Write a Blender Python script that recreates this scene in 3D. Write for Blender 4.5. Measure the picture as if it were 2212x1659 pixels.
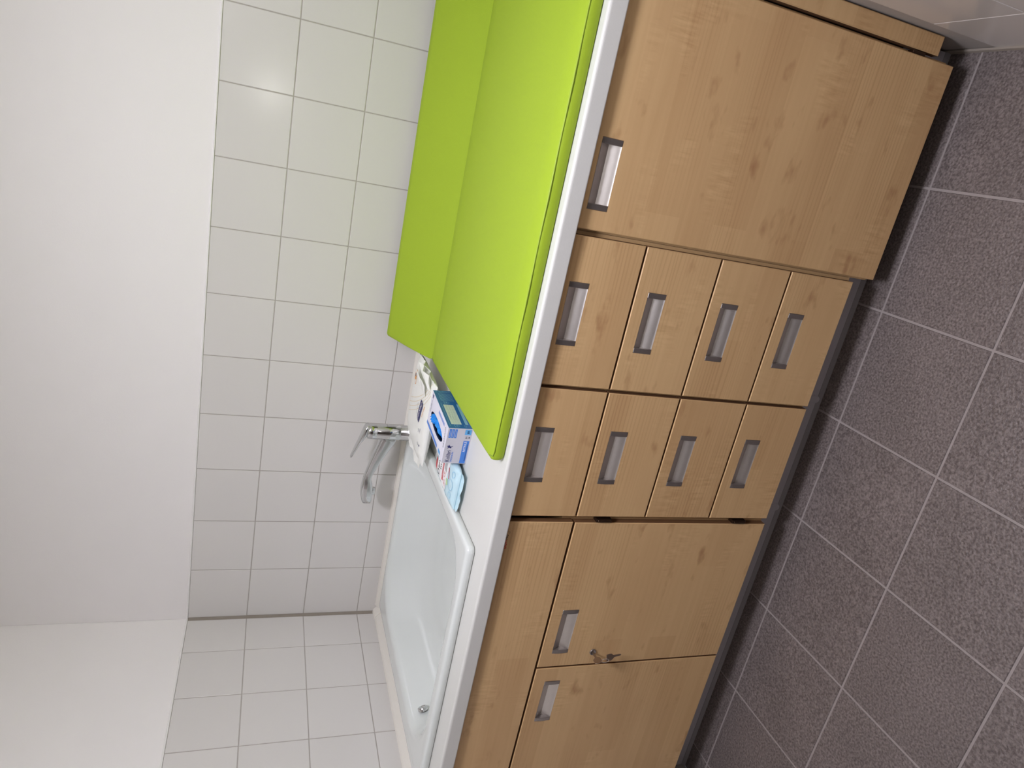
import bpy, bmesh, math, random
from mathutils import Vector, Matrix
random.seed(7)
for o in list(bpy.data.objects): bpy.data.objects.remove(o)
SC = bpy.context.scene
COL = SC.collection

# ------------------------------------------------------------------ camera
cam_d = bpy.data.cameras.new('camera'); cam = bpy.data.objects.new('camera', cam_d); COL.objects.link(cam)
cam_d.sensor_fit = 'HORIZONTAL'; cam_d.sensor_width = 36.0
cam_d.lens = 36.0*1470.187/2212.0
cam_d.clip_start = 0.02
CX = Vector((0.19860, -0.30100, -0.93270)); CDN = Vector((-0.92660, -0.36770, -0.07860)); CF = Vector((-0.31930, 0.87990, -0.35200))
CF.normalize(); CX = (CX - CX.dot(CF)*CF).normalized(); CUP = CX.cross(CF)*-1
CUP = (-CF).cross(CX)
m = Matrix((CX, CUP, -CF)).transposed().to_4x4()
m.translation = Vector((1.7900, -2.1866, 1.4370))
cam.matrix_world = m
SC.camera = cam

# ------------------------------------------------------------------ world, exposure
w = bpy.data.worlds.new('world'); SC.world = w; w.use_nodes = True
w.node_tree.nodes['Background'].inputs[0].default_value = (0.9, 0.95, 1, 1)
w.node_tree.nodes['Background'].inputs[1].default_value = 0.05
SC.view_settings.view_transform = 'Standard'; SC.view_settings.look = 'None'
SC.view_settings.gamma = 1.0; SC.view_settings.use_curve_mapping = False
SC.view_settings.exposure = 0.0
LAMP_W = 75.0            # radiance of the ceiling lamp diffuser
LAMP_XY = (1.74, -1.66)
SC.cycles.max_bounces = 10; SC.cycles.diffuse_bounces = 6

fl_d = bpy.data.lights.new('phone_flash', 'POINT'); fl_d.energy = 2.6; fl_d.shadow_soft_size = .005; fl_d.color = (1, .97, .94)
fl_o = bpy.data.objects.new('phone_flash', fl_d); COL.objects.link(fl_o); fl_o.location = (1.826, -2.15, 1.492)
# ------------------------------------------------------------------ materials
def srgb(r, g, b):
    f = lambda c: (c/255/12.92) if c/255 <= 0.04045 else ((c/255+0.055)/1.055)**2.4
    return (f(r), f(g), f(b), 1)
class NT:
    def __init__(s, name):
        s.m = bpy.data.materials.new(name); s.m.use_nodes = True; s.t = s.m.node_tree
        s.b = s.t.nodes['Principled BSDF']
    def n(s, t, **k):
        x = s.t.nodes.new(t)
        for a, v in k.items(): setattr(x, a, v)
        return x
    def l(s, a, b): s.t.links.new(a, b)
    def set(s, **k):
        for a, v in k.items(): s.b.inputs[a.replace('_', ' ')].default_value = v
def plain(name, col, rough=0.5, metal=0.0, noise=0.0, nscale=40, bump=0.0, bscale=200, spec=0.5, coat=0.0, rnd=0.0):
    M = NT(name); M.set(Roughness=rough, Metallic=metal); M.b.inputs['Specular IOR Level'].default_value = spec
    M.b.inputs['Coat Weight'].default_value = coat
    tc = M.n('ShaderNodeTexCoord')
    nz = M.n('ShaderNodeTexNoise'); nz.inputs['Scale'].default_value = nscale; nz.inputs['Detail'].default_value = 4
    M.l(tc.outputs['Object'], nz.inputs['Vector'])
    mx = M.n('ShaderNodeMix', data_type='RGBA')
    a = [max(0, c*(1-noise)) for c in col[:3]]; b = [min(1, c*(1+noise)) for c in col[:3]]
    mx.inputs['A'].default_value = (*a, 1); mx.inputs['B'].default_value = (*b, 1)
    M.l(nz.outputs['Fac'], mx.inputs['Factor'])
    out = mx.outputs['Result']
    if rnd:
        oi = M.n('ShaderNodeObjectInfo'); mr = M.n('ShaderNodeMapRange')
        mr.inputs['To Min'].default_value = 1-rnd; mr.inputs['To Max'].default_value = 1+rnd
        M.l(oi.outputs['Random'], mr.inputs['Value'])
        hs = M.n('ShaderNodeHueSaturation'); M.l(out, hs.inputs['Color']); M.l(mr.outputs['Result'], hs.inputs['Value']); out = hs.outputs['Color']
    M.l(out, M.b.inputs['Base Color'])
    if bump:
        n2 = M.n('ShaderNodeTexNoise'); n2.inputs['Scale'].default_value = bscale; n2.inputs['Detail'].default_value = 3
        M.l(tc.outputs['Object'], n2.inputs['Vector'])
        bp = M.n('ShaderNodeBump'); bp.inputs['Strength'].default_value = bump; bp.inputs['Distance'].default_value = 0.002
        M.l(n2.outputs['Fac'], bp.inputs['Height']); M.l(bp.outputs['Normal'], M.b.inputs['Normal'])
    return M.m

def wood_mat(name, light, dark, fleck):
    M = NT(name); M.set(Roughness=0.42); M.b.inputs['Specular IOR Level'].default_value = 0.35
    tc = M.n('ShaderNodeTexCoord'); oi = M.n('ShaderNodeObjectInfo')
    off = M.n('ShaderNodeVectorMath', operation='SCALE'); off.inputs[0].default_value = (3.1, 1.7, 5.3)
    ml = M.n('ShaderNodeMath', operation='MULTIPLY'); ml.inputs[1].default_value = 9.0
    M.l(oi.outputs['Random'], ml.inputs[0]); M.l(ml.outputs[0], off.inputs['Scale'])
    ad = M.n('ShaderNodeVectorMath', operation='ADD'); M.l(tc.outputs['Object'], ad.inputs[0]); M.l(off.outputs[0], ad.inputs[1])
    def scaled(v):
        s = M.n('ShaderNodeVectorMath', operation='MULTIPLY'); M.l(ad.outputs[0], s.inputs[0]); s.inputs[1].default_value = v; return s.outputs[0]
    # glued staves: a brick pattern in x / z
    sp = M.n('ShaderNodeSeparateXYZ'); M.l(ad.outputs[0], sp.inputs[0])
    cb = M.n('ShaderNodeCombineXYZ'); M.l(sp.outputs['X'], cb.inputs['X']); M.l(sp.outputs['Z'], cb.inputs['Y'])
    br = M.n('ShaderNodeTexBrick'); br.offset = 0.37; br.offset_frequency = 2
    br.inputs['Scale'].default_value = 1.0; br.inputs['Mortar Size'].default_value = 0.0
    br.inputs['Brick Width'].default_value = 0.62; br.inputs['Row Height'].default_value = 0.085
    br.inputs['Color1'].default_value = (0, 0, 0, 1); br.inputs['Color2'].default_value = (1, 1, 1, 1)
    M.l(cb.outputs[0], br.inputs['Vector'])
    # long grain
    g1 = M.n('ShaderNodeTexNoise'); g1.inputs['Scale'].default_value = 1; g1.inputs['Detail'].default_value = 6; g1.inputs['Distortion'].default_value = 0.6
    M.l(scaled((2.2, 3, 75)), g1.inputs['Vector'])
    g2 = M.n('ShaderNodeTexNoise'); g2.inputs['Scale'].default_value = 1; g2.inputs['Detail'].default_value = 2
    M.l(scaled((2.0, 3, 9)), g2.inputs['Vector'])
    # fine growth lines
    wv = M.n('ShaderNodeTexWave', wave_type='BANDS', bands_direction='Z'); wv.inputs['Scale'].default_value = 1
    wv.inputs['Distortion'].default_value = 9.0; wv.inputs['Detail'].default_value = 3; wv.inputs['Detail Scale'].default_value = 0.9
    M.l(scaled((1.6, 2, 34)), wv.inputs['Vector'])
    wm = M.n('ShaderNodeTexNoise'); wm.inputs['Scale'].default_value = 1; M.l(scaled((1.6, 2, 6.0)), wm.inputs['Vector'])
    # fiddle-back ripple across the grain
    rp = M.n('ShaderNodeTexNoise'); rp.inputs['Scale'].default_value = 1; rp.inputs['Detail'].default_value = 3
    M.l(scaled((150, 3, 22)), rp.inputs['Vector'])
    rm = M.n('ShaderNodeTexNoise'); rm.inputs['Scale'].default_value = 1; M.l(scaled((5, 3, 11)), rm.inputs['Vector'])
    # flecks
    fl = M.n('ShaderNodeTexNoise'); fl.inputs['Scale'].default_value = 1; fl.inputs['Detail'].default_value = 3; M.l(scaled((11, 3, 24)), fl.inputs['Vector'])
    def ramp(sock, a, b, x=0.0, y=1.0):
        r = M.n('ShaderNodeMapRange'); r.inputs['From Min'].default_value = a; r.inputs['From Max'].default_value = b
        r.inputs['To Min'].default_value = x; r.inputs['To Max'].default_value = y; M.l(sock, r.inputs['Value']); return r.outputs['Result']
    def math2(op, a, b):
        x = M.n('ShaderNodeMath', operation=op)
        for i, v in enumerate((a, b)):
            if isinstance(v, (int, float)): x.inputs[i].default_value = v
            else: M.l(v, x.inputs[i])
        return x.outputs[0]
    wvm = math2('MULTIPLY', ramp(wv.outputs['Fac'], 0.0, 0.45, 1, 0), ramp(wm.outputs['Fac'], 0.45, 0.66, 0, 0.36))
    rpm = math2('MULTIPLY', ramp(rp.outputs['Fac'], 0.35, 0.7, -0.5, 0.5), ramp(rm.outputs['Fac'], 0.55, 0.68, 0, 0.55))
    t = math2('ADD', math2('MULTIPLY', br.outputs['Color'], 0.34), math2('MULTIPLY', ramp(g1.outputs['Fac'], .3, .7), 0.22))
    t = math2('ADD', t, math2('MULTIPLY', ramp(g2.outputs['Fac'], .3, .7), 0.30))
    t = math2('ADD', t, wvm); t = math2('ADD', t, rpm)
    t = math2('MAXIMUM', math2('MINIMUM', t, 1.0), 0.0)
    m1 = M.n('ShaderNodeMix', data_type='RGBA'); m1.inputs['A'].default_value = light; m1.inputs['B'].default_value = dark
    M.l(t, m1.inputs['Factor'])
    m2 = M.n('ShaderNodeMix', data_type='RGBA'); M.l(m1.outputs['Result'], m2.inputs['A']); m2.inputs['B'].default_value = fleck
    M.l(ramp(fl.outputs['Fac'], 0.62, 0.80, 0, 0.8), m2.inputs['Factor'])
    M.l(m2.outputs['Result'], M.b.inputs['Base Color'])
    bp = M.n('ShaderNodeBump'); bp.inputs['Strength'].default_value = 0.06; bp.inputs['Distance'].default_value = 0.001
    M.l(g1.outputs['Fac'], bp.inputs['Height']); M.l(bp.outputs['Normal'], M.b.inputs['Normal'])
    return M.m

def floor_mat():
    M = NT('floor_stoneware'); M.set(Roughness=0.42); M.b.inputs['Specular IOR Level'].default_value = 0.45
    tc = M.n('ShaderNodeTexCoord'); oi = M.n('ShaderNodeObjectInfo')
    ad = M.n('ShaderNodeVectorMath', operation='ADD'); M.l(tc.outputs['Object'], ad.inputs[0])
    sc = M.n('ShaderNodeVectorMath', operation='SCALE'); sc.inputs[0].default_value = (7, 5, 3); M.l(oi.outputs['Random'], sc.inputs['Scale']); M.l(sc.outputs[0], ad.inputs[1])
    n1 = M.n('ShaderNodeTexNoise'); n1.inputs['Scale'].default_value = 6; n1.inputs['Detail'].default_value = 5; M.l(ad.outputs[0], n1.inputs['Vector'])
    n2 = M.n('ShaderNodeTexNoise'); n2.inputs['Scale'].default_value = 190; n2.inputs['Detail'].default_value = 3; M.l(ad.outputs[0], n2.inputs['Vector'])
    r = M.n('ShaderNodeValToRGB'); r.color_ramp.elements[0].position = .34; r.color_ramp.elements[0].color = srgb(90, 81, 79)
    r.color_ramp.elements[1].position = .68; r.color_ramp.elements[1].color = srgb(132, 123, 120); M.l(n2.outputs['Fac'], r.inputs['Fac'])
    r2 = M.n('ShaderNodeMix', data_type='RGBA', blend_type='MULTIPLY'); r2.inputs['Factor'].default_value = 0.5
    M.l(r.outputs['Color'], r2.inputs['A']); M.l(n1.outputs['Fac'], r2.inputs['B']); 
    mr = M.n('ShaderNodeMapRange'); mr.inputs['From Min'].default_value = .3; mr.inputs['From Max'].default_value = .7
    mr.inputs['To Min'].default_value = .8; mr.inputs['To Max'].default_value = 1.1; M.l(n1.outputs['Fac'], mr.inputs['Value'])
    M.l(mr.outputs['Result'], r2.inputs['B'])
    M.l(r2.outputs['Result'], M.b.inputs['Base Color'])
    n3 = M.n('ShaderNodeTexNoise'); n3.inputs['Scale'].default_value = 170; n3.inputs['Detail'].default_value = 2; M.l(ad.outputs[0], n3.inputs['Vector'])
    bp = M.n('ShaderNodeBump'); bp.inputs['Strength'].default_value = .8; bp.inputs['Distance'].default_value = .003
    M.l(n3.outputs['Fac'], bp.inputs['Height']); M.l(bp.outputs['Normal'], M.b.inputs['Normal'])
    return M.m

MT = {}
MT['paint'] = plain('wall_paint', srgb(243, 240, 238), .85, noise=.01, nscale=9, bump=.08, bscale=220, spec=.2)
MT['backpaint'] = plain('bounce_cut_wall_paint', srgb(150, 140, 132), .85, noise=.02, nscale=8)  # dark tone for the unseen front wall, cuts bounce onto front faces
MT['tile'] = plain('white_glazed_tile', srgb(221, 218, 214), .18, noise=.012, nscale=5, rnd=.012, bump=.02, bscale=14)
MT['grout'] = plain('grey_grout', srgb(174, 168, 161), .9, noise=.06, nscale=60)
MT['cornergrout'] = plain('corner_silicone', srgb(150, 141, 130), .7, noise=.05)
MT['bead'] = plain('white_acrylic_bead', srgb(238, 236, 233), .5, noise=.01)
MT['floor'] = floor_mat()
MT['floorgrout'] = plain('floor_grout', srgb(150, 142, 139), .9, noise=.08, nscale=80)
MT['wood'] = wood_mat('maple_veneer', srgb(223, 188, 138), srgb(195, 155, 109), srgb(164, 117, 78))
MT['woodedge'] = plain('maple_edging', srgb(208, 171, 122), .5, noise=.08, nscale=30)
MT['gapshade'] = plain('gap_shade_edge', srgb(122, 86, 54), .7, noise=.1, nscale=40)  # panel sides browner than the maple: gap shade put into their colour
MT['counter'] = plain('white_worktop', srgb(217, 217, 212), .38, noise=.01, nscale=6, bump=.05, bscale=260)
MT['strip'] = plain('cream_seal_strip', srgb(233, 229, 220), .45, noise=.01)
MT['basin'] = plain('white_sanitary_acrylic', srgb(224, 229, 226), .12, noise=.006, coat=.5)
MT['chrome'] = plain('chrome', (.66, .67, .68, 1), .07, 1.0)
MT['steel'] = plain('brushed_steel', (.69, .65, .62, 1), .42, 1.0, noise=.04, nscale=120)
MT['darksteel'] = plain('dark_satin_metal', (.33, .30, .285, 1), .34, .85, noise=.05, nscale=60)
MT['plinth'] = plain('grey_aluminium_foil', srgb(196, 193, 199), .42, .0, noise=.03, nscale=20)
MT['lip'] = plain('clear_grey_plastic', srgb(150, 147, 150), .35)
MT['green'] = plain('lime_green_vinyl', srgb(157, 183, 46), .58, noise=.03, nscale=300, bump=.10, bscale=420, spec=.28)
MT['greenpipe'] = plain('lime_green_piping', srgb(152, 180, 42), .45, noise=.02)
MT['hinge'] = plain('brown_hinge_metal', srgb(66, 48, 36), .35, .7)
MT['void'] = plain('dark_cabinet_inside', srgb(70, 48, 32), .8)
MT['brass'] = plain('nickel_key', (.36, .28, .22, 1), .3, .9, noise=.1)
MT['carton'] = plain('pale_carton', srgb(226, 225, 238), .4, noise=.01)
MT['silver'] = plain('silver_carton', srgb(204, 202, 212), .28, .25, noise=.05, nscale=12)
MT['teal'] = plain('teal_carton', srgb(38, 104, 164), .35, noise=.08, nscale=8)
MT['blue'] = plain('blue_print', srgb(70, 128, 212), .4)
MT['lblue'] = plain('light_blue_print', srgb(92, 166, 222), .4)
MT['navy'] = plain('navy_print', srgb(18, 26, 96), .4)
MT['paleprint'] = plain('pale_green_print', srgb(204, 218, 204), .5)
MT['greyprint'] = plain('grey_print', srgb(128, 136, 140), .5)
MT['tealprint'] = plain('pale_teal_print', srgb(140, 190, 205), .5)
MT['white'] = plain('white_print', srgb(244, 244, 244), .4)
MT['black'] = plain('black_print', srgb(24, 24, 28), .4)
MT['red'] = plain('red_print', srgb(206, 44, 58), .4)
MT['orange'] = plain('orange_print', srgb(232, 164, 72), .4)
MT['tan'] = plain('tan_print', srgb(226, 208, 168), .5)
MT['glove'] = plain('blue_nitrile', srgb(24, 140, 226), .45, noise=.15, nscale=60, bump=.1)
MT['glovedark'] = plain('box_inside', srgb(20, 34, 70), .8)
MT['film'] = plain('white_pack_film', srgb(240, 241, 235), .3, noise=.015, nscale=25, bump=.12, bscale=70)
MT['filmblue'] = plain('light_blue_film', srgb(196, 226, 236), .2, noise=.03, nscale=25, bump=.1, bscale=80)
MT['ring'] = plain('bubble_print', srgb(150, 202, 228), .3)
MT['leaf'] = plain('green_leaf_print', srgb(186, 216, 160), .4)
MT['lampbody'] = plain('white_lamp_metal', srgb(235, 235, 235), .4)
E_ = NT('lamp_diffuser'); E_.b.inputs['Base Color'].default_value = (1, 1, 1, 1)
E_.b.inputs['Emission Color'].default_value = (.955, .945, 1.06, 1); E_.b.inputs['Emission Strength'].default_value = LAMP_W
MT['lamp'] = E_.m

# ------------------------------------------------------------------ mesh helpers
def mesh(name, verts, faces, mats=None, fmat=None, smooth=False):
    me = bpy.data.meshes.new(name); me.from_pydata([tuple(v) for v in verts], [], faces)
    for k in (mats or []): me.materials.append(MT[k])
    if fmat:
        for p_, i in zip(me.polygons, fmat): p_.material_index = i
    if smooth:
        for p_ in me.polygons: p_.use_smooth = True
    me.update(); return me
def wloc(o):
    v = Vector((0, 0, 0))
    while o: v += o.location; o = o.parent
    return v
def link(name, me, parent=None, loc=(0, 0, 0)):
    o = bpy.data.objects.new(name, me); COL.objects.link(o); o.location = loc
    if parent: o.parent = parent
    return o
def tag(o, label=None, cat=None, group=None, kind=None):
    if label: o['label'] = label
    if cat: o['category'] = cat
    if group: o['group'] = group
    if kind: o['kind'] = kind
    return o
def empty(name, loc, rz=0):
    o = bpy.data.objects.new(name, None); COL.objects.link(o); o.location = loc; o.rotation_euler = (0, 0, rz); o.empty_display_size = .05
    return o
def fix(me):
    bm = bmesh.new(); bm.from_mesh(me); bmesh.ops.recalc_face_normals(bm, faces=bm.faces); bm.to_mesh(me); bm.free(); return me
class B:
    """collects boxes and prisms; world coordinates"""
    def __init__(s): s.v = []; s.f = []; s.m = []
    def box(s, x0, x1, y0, y1, z0, z1, mi=0):
        n = len(s.v)
        s.v += [(x0, y0, z0), (x1, y0, z0), (x1, y1, z0), (x0, y1, z0), (x0, y0, z1), (x1, y0, z1), (x1, y1, z1), (x0, y1, z1)]
        s.f += [[n+i for i in q] for q in ((0, 3, 2, 1), (4, 5, 6, 7), (0, 1, 5, 4), (1, 2, 6, 5), (2, 3, 7, 6), (3, 0, 4, 7))]; s.m += [mi]*6
        return s
    def prism_x(s, prof, x0, x1, mi=0):
        n = len(s.v); k = len(prof)
        s.v += [(x0, y, z) for y, z in prof] + [(x1, y, z) for y, z in prof]
        s.f += [[n+i, n+(i+1) % k, n+k+(i+1) % k, n+k+i] for i in range(k)] + [[n+i for i in range(k)][::-1], [n+k+i for i in range(k)]]; s.m += [mi]*(k+2)
        return s
    def prism_y(s, prof, y0, y1, mi=0):
        n = len(s.v); k = len(prof)
        s.v += [(x, y0, z) for x, z in prof] + [(x, y1, z) for x, z in prof]
        s.f += [[n+i, n+(i+1) % k, n+k+(i+1) % k, n+k+i] for i in range(k)] + [[n+i for i in range(k)][::-1], [n+k+i for i in range(k)]]; s.m += [mi]*(k+2)
        return s
    def prism_z(s, prof, z0, z1, mi=0):
        n = len(s.v); k = len(prof)
        s.v += [(x, y, z0) for x, y in prof] + [(x, y, z1) for x, y in prof]
        s.f += [[n+i, n+(i+1) % k, n+k+(i+1) % k, n+k+i] for i in range(k)] + [[n+i for i in range(k)][::-1], [n+k+i for i in range(k)]]; s.m += [mi]*(k+2)
        return s
    def tube(s, pts, rad, k=10, mi=0):
        """round tube through points; rad scalar or list"""
        n0 = len(s.v); P = [Vector(q) for q in pts]
        if not isinstance(rad, (list, tuple)): rad = [rad]*len(P)
        up = Vector((0, 0, 1))
        for i, q in enumerate(P):
            d = (P[min(i+1, len(P)-1)]-P[max(i-1, 0)]).normalized()
            a = d.cross(up)
            if a.length < 1e-3: a = d.cross(Vector((0, 1, 0)))
            a.normalize(); b = a.cross(d).normalized()
            for j in range(k):
                t = 2*math.pi*j/k; s.v.append(tuple(q+a*math.cos(t)*rad[i]+b*math.sin(t)*rad[i]))
        for i in range(len(P)-1):
            for j in range(k):
                s.f.append([n0+i*k+j, n0+i*k+(j+1) % k, n0+(i+1)*k+(j+1) % k, n0+(i+1)*k+j]); s.m.append(mi)
        s.f.append([n0+j for j in range(k)][::-1]); s.f.append([n0+(len(P)-1)*k+j for j in range(k)]); s.m += [mi, mi]
        return s
    def me(s, name, mats, org=(0, 0, 0), bevel=0, seg=2, smooth=False):
        o = Vector(org); me = mesh(name, [Vector(v)-o for v in s.v], s.f, mats, s.m)
        bm = bmesh.new(); bm.from_mesh(me); bmesh.ops.recalc_face_normals(bm, faces=bm.faces)
        if bevel:
            es = [e for e in bm.edges if len(e.link_faces) == 2 and e.calc_face_angle(0) > .5]
            bmesh.ops.bevel(bm, geom=es, offset=bevel, segments=seg, profile=.6, affect='EDGES', clamp_overlap=True)
        bm.to_mesh(me); bm.free()
        if smooth:
            for p_ in me.polygons: p_.use_smooth = True
        return me
    def ob(s, name, mats, parent=None, loc=None, **k):
        """link; loc is the world origin of the object (default: the parent's)"""
        base = wloc(parent) if parent else Vector((0, 0, 0))
        org = Vector(loc) if loc is not None else base
        return link(name, s.me(name, mats, org, **k), parent, org-base)
def loft(loops, mats, name, closed_end=True, smooth=True, cap0=False):
    k = len(loops[0]); v = [p for L in loops for p in L]; f = []
    for i in range(len(loops)-1):
        for j in range(k): f.append([i*k+j, i*k+(j+1) % k, (i+1)*k+(j+1) % k, (i+1)*k+j])
    if closed_end: f.append([(len(loops)-1)*k+j for j in range(k)])
    if cap0: f.append([j for j in range(k)][::-1])
    return fix(mesh(name, v, f, mats, smooth=smooth))
def rrect(x0, x1, y0, y1, r, n=10):
    """rounded rectangle, counter-clockwise; r scalar or (r per corner: x1y1, x0y1, x0y0, x1y0)"""
    if not isinstance(r, (list, tuple)): r = [r]*4
    out = []
    for (cx, cy, a0, q) in ((x1, y1, 0, r[0]), (x0, y1, 90, r[1]), (x0, y0, 180, r[2]), (x1, y0, 270, r[3])):
        sx = -1 if cx == x1 else 1; sy = -1 if cy == y1 else 1
        for i in range(n+1):
            t = math.radians(a0+90*i/n); out.append((cx+sx*q+q*math.cos(t), cy+sy*q+q*math.sin(t)))
    return out
def text_me(s, size, mat, spacing=1.0):
    cu = bpy.data.curves.new('lettering', 'FONT'); cu.body = s; cu.size = size; cu.align_x = 'LEFT'; cu.space_character = spacing; cu.resolution_u = 3
    o = bpy.data.objects.new('lettering', cu); COL.objects.link(o)
    me = bpy.data.meshes.new_from_object(o.evaluated_get(bpy.context.evaluated_depsgraph_get()))
    bpy.data.objects.remove(o); me.materials.clear(); me.materials.append(MT[mat])
    return me

# ------------------------------------------------------------------ room
RX = 2.20; RY = -5.6; RZ = 2.5; ZC = 0.905
TT = 0.20; GW = 0.0026; ZTOP = 1.5962
def slab(name, x0, x1, y0, y1, z0, z1, mat, kind='structure', parent=None):
    o = B().box(x0, x1, y0, y1, z0, z1).ob(name, [mat], parent)
    if kind: o['kind'] = kind
    return o
def tile_mesh(w, h, t=.0035, c=.0011):
    v = []
    for (i, y) in ((c, 0), (0, c), (0, t)):
        a, b = w/2-i, h/2-i
        v += [(-a, y, -b), (a, y, -b), (a, y, b), (-a, y, b)]
    f = [[0, 1, 2, 3]]
    for k in (0, 4):
        for j in range(4): f.append([k+j, k+4+j, k+4+(j+1) % 4, k+(j+1) % 4])
    return fix(mesh('tile', v, f, ['tile']))
TILES = {}
def tile(parent, side, a0, a1, z0, z1):
    """a tile between joint centre lines; a = x on the back wall, y on the side walls"""
    w_, h_ = abs(a1-a0)-GW, z1-z0-GW
    if w_ < .012 or h_ < .012: return
    key = (round(w_, 4), round(h_, 4))
    if key not in TILES: TILES[key] = tile_mesh(*key)
    c = (a0+a1)/2; zc_ = (z0+z1)/2
    o = bpy.data.objects.new('tile', TILES[key]); COL.objects.link(o); o.parent = parent
    j = lambda: random.uniform(-.0014, .0014)
    if side == 'back': o.location = (c, 0, zc_); o.rotation_euler = (j(), 0, j())
    elif side == 'left': o.location = (0, c, zc_); o.rotation_euler = (j(), 0, math.pi/2+j())
    else: o.location = (RX, c, zc_); o.rotation_euler = (j(), 0, -math.pi/2+j())
rows = [0.0, .1980, .3982, .5983, .7983, .9984, 1.1986, 1.3988, ZTOP]
wall_back = slab('wall_back', 0, RX, 0.0008, .12, ZTOP, RZ, 'paint')
slab('grout_bed', 0, RX, 0.0012, .12, 0, ZTOP, 'grout', None, wall_back)
wall_left = slab('wall_left', -.12, -.0008, RY, .12, ZTOP, RZ, 'paint')
slab('grout_bed', -.12, -.0012, RY, .12, 0, ZTOP, 'grout', None, wall_left)
wall_right = slab('wall_right', RX+.0008, RX+.12, RY, .12, ZTOP, RZ, 'paint')
slab('grout_bed', RX+.0012, RX+.12, RY, .12, 0, ZTOP, 'grout', None, wall_right)
slab('wall_front', -.12, RX+.12, RY-.12, RY, 0, RZ, 'backpaint')  # unseen, set far back and darkened to weaken bounce light
slab('ceiling', -.12, RX+.12, RY-.12, .12, RZ, RZ+.1, 'paint')
xs = [0.004] + [.2068+TT*i for i in range(10)] + [RX-.002]
for zi in range(4, len(rows)-1):
    z0, z1 = max(rows[zi], ZC+.012), rows[zi+1]
    if z1 <= ZC+.02: continue
    for a, b in zip(xs, xs[1:]): tile(wall_back, 'back', a, b, z0, z1)
ysl = [-.009, -.1706] + [-.1706-TT*i for i in range(1, 8)]
for zi in range(len(rows)-1):
    for a, b in zip(ysl, ysl[1:]):
        z0 = rows[zi]
        if a > -.95: z0 = max(z0, ZC+.012)
        if rows[zi+1] <= z0+.02: continue
        tile(wall_left, 'left', a, b, z0, rows[zi+1])
ysr = [-.004, -.145] + [-.145-TT*i for i in range(1, 8)]
for zi in range(len(rows)-1):
    for a, b in zip(ysr, ysr[1:]):
        z0 = rows[zi]
        if a > -.944: z0 = max(z0, ZC+.012)
        if rows[zi+1] <= z0+.02: continue
        tile(wall_right, 'right', a, b, z0, rows[zi+1])
# beads between tiles and plaster, corner joint
def trim(name, bm, mat):
    o = bm.ob(name, [mat]); o['kind'] = 'structure'; return o
trim('trim_1', B().prism_x([(.001, ZTOP-.001), (-.0026, ZTOP), (-.0026, ZTOP+.003), (.001, ZTOP+.006)], 0, RX), 'bead')
trim('trim_2', B().prism_y([(-.001, ZTOP-.001), (.0026, ZTOP), (.0026, ZTOP+.003), (-.001, ZTOP+.006)], RY, 0), 'bead')
trim('trim_3', B().prism_z([(-.0008, .001), (.0045, .001), (.0012, -.0035), (-.0008, -.009)], ZC+.02, ZTOP), 'cornergrout')
trim('trim_7', B().prism_y([(RX-.0002, 0), (RX-.006, .0003), (RX-.004, .008), (RX-.0002, .011)], RY, -.80), 'cornergrout')
# floor
floor = slab('floor', 0, RX, RY, 0, -.15, -.0018, 'floorgrout')
B().box(0, RX, RY, -.9099-.3*7-.003, -.0018, -.0001).ob('floor_field', ['floor'], floor)
FT = .30; FG = .0055
fx = sorted([0.0]+[1.8991-FT*i for i in range(7)]+[RX]); fy = [-.0]+[-.9099+FT*i for i in (3, 2, 1)]+[-.9099-FT*i for i in range(0, 8)]
FM = {}
for xa, xb in zip(fx, fx[1:]):
    for yb, ya in zip(fy, fy[1:]):
        if yb > -.5: continue
        wx, wy = xb-xa-FG, yb-ya-FG
        key = (round(wx, 3), round(wy, 3))
        if key not in FM:
            c = .0012; v = []
            for i, z in ((c, 0), (0, -c), (0, -.005)):
                a, b = wx/2-i, wy/2-i; v += [(-a, -b, z), (a, -b, z), (a, b, z), (-a, b, z)]
            f = [[0, 1, 2, 3]]+[[k+j, k+4+j, k+4+(j+1) % 4, k+(j+1) % 4] for k in (0, 4) for j in range(4)]
            FM[key] = fix(mesh('floor_tile', v, f, ['floor']))
        link('floor_tile', FM[key], floor, ((xa+xb)/2, (ya+yb)/2, 0))
# ceiling lamp (outside the picture)
lamp = empty('ceiling_lamp', (LAMP_XY[0], LAMP_XY[1], RZ)); tag(lamp, 'round white ceiling lamp with a glowing flat diffuser', 'lamp')
def disc(r, n=40): return [(r*math.cos(2*math.pi*i/n), r*math.sin(2*math.pi*i/n)) for i in range(n)]
link('housing', loft([[(x, y, 0) for x, y in disc(.24)], [(x, y, -.05) for x, y in disc(.24)], [(x, y, -.055) for x, y in disc(.215)], [(x, y, -.045) for x, y in disc(.213)]], ['lampbody'], 'housing', False), lamp)
link('diffuser', loft([[(x, y, -.046) for x, y in disc(.212)], [(x, y, -.056) for x, y in disc(.17)]], ['lamp'], 'diffuser'), lamp)

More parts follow.
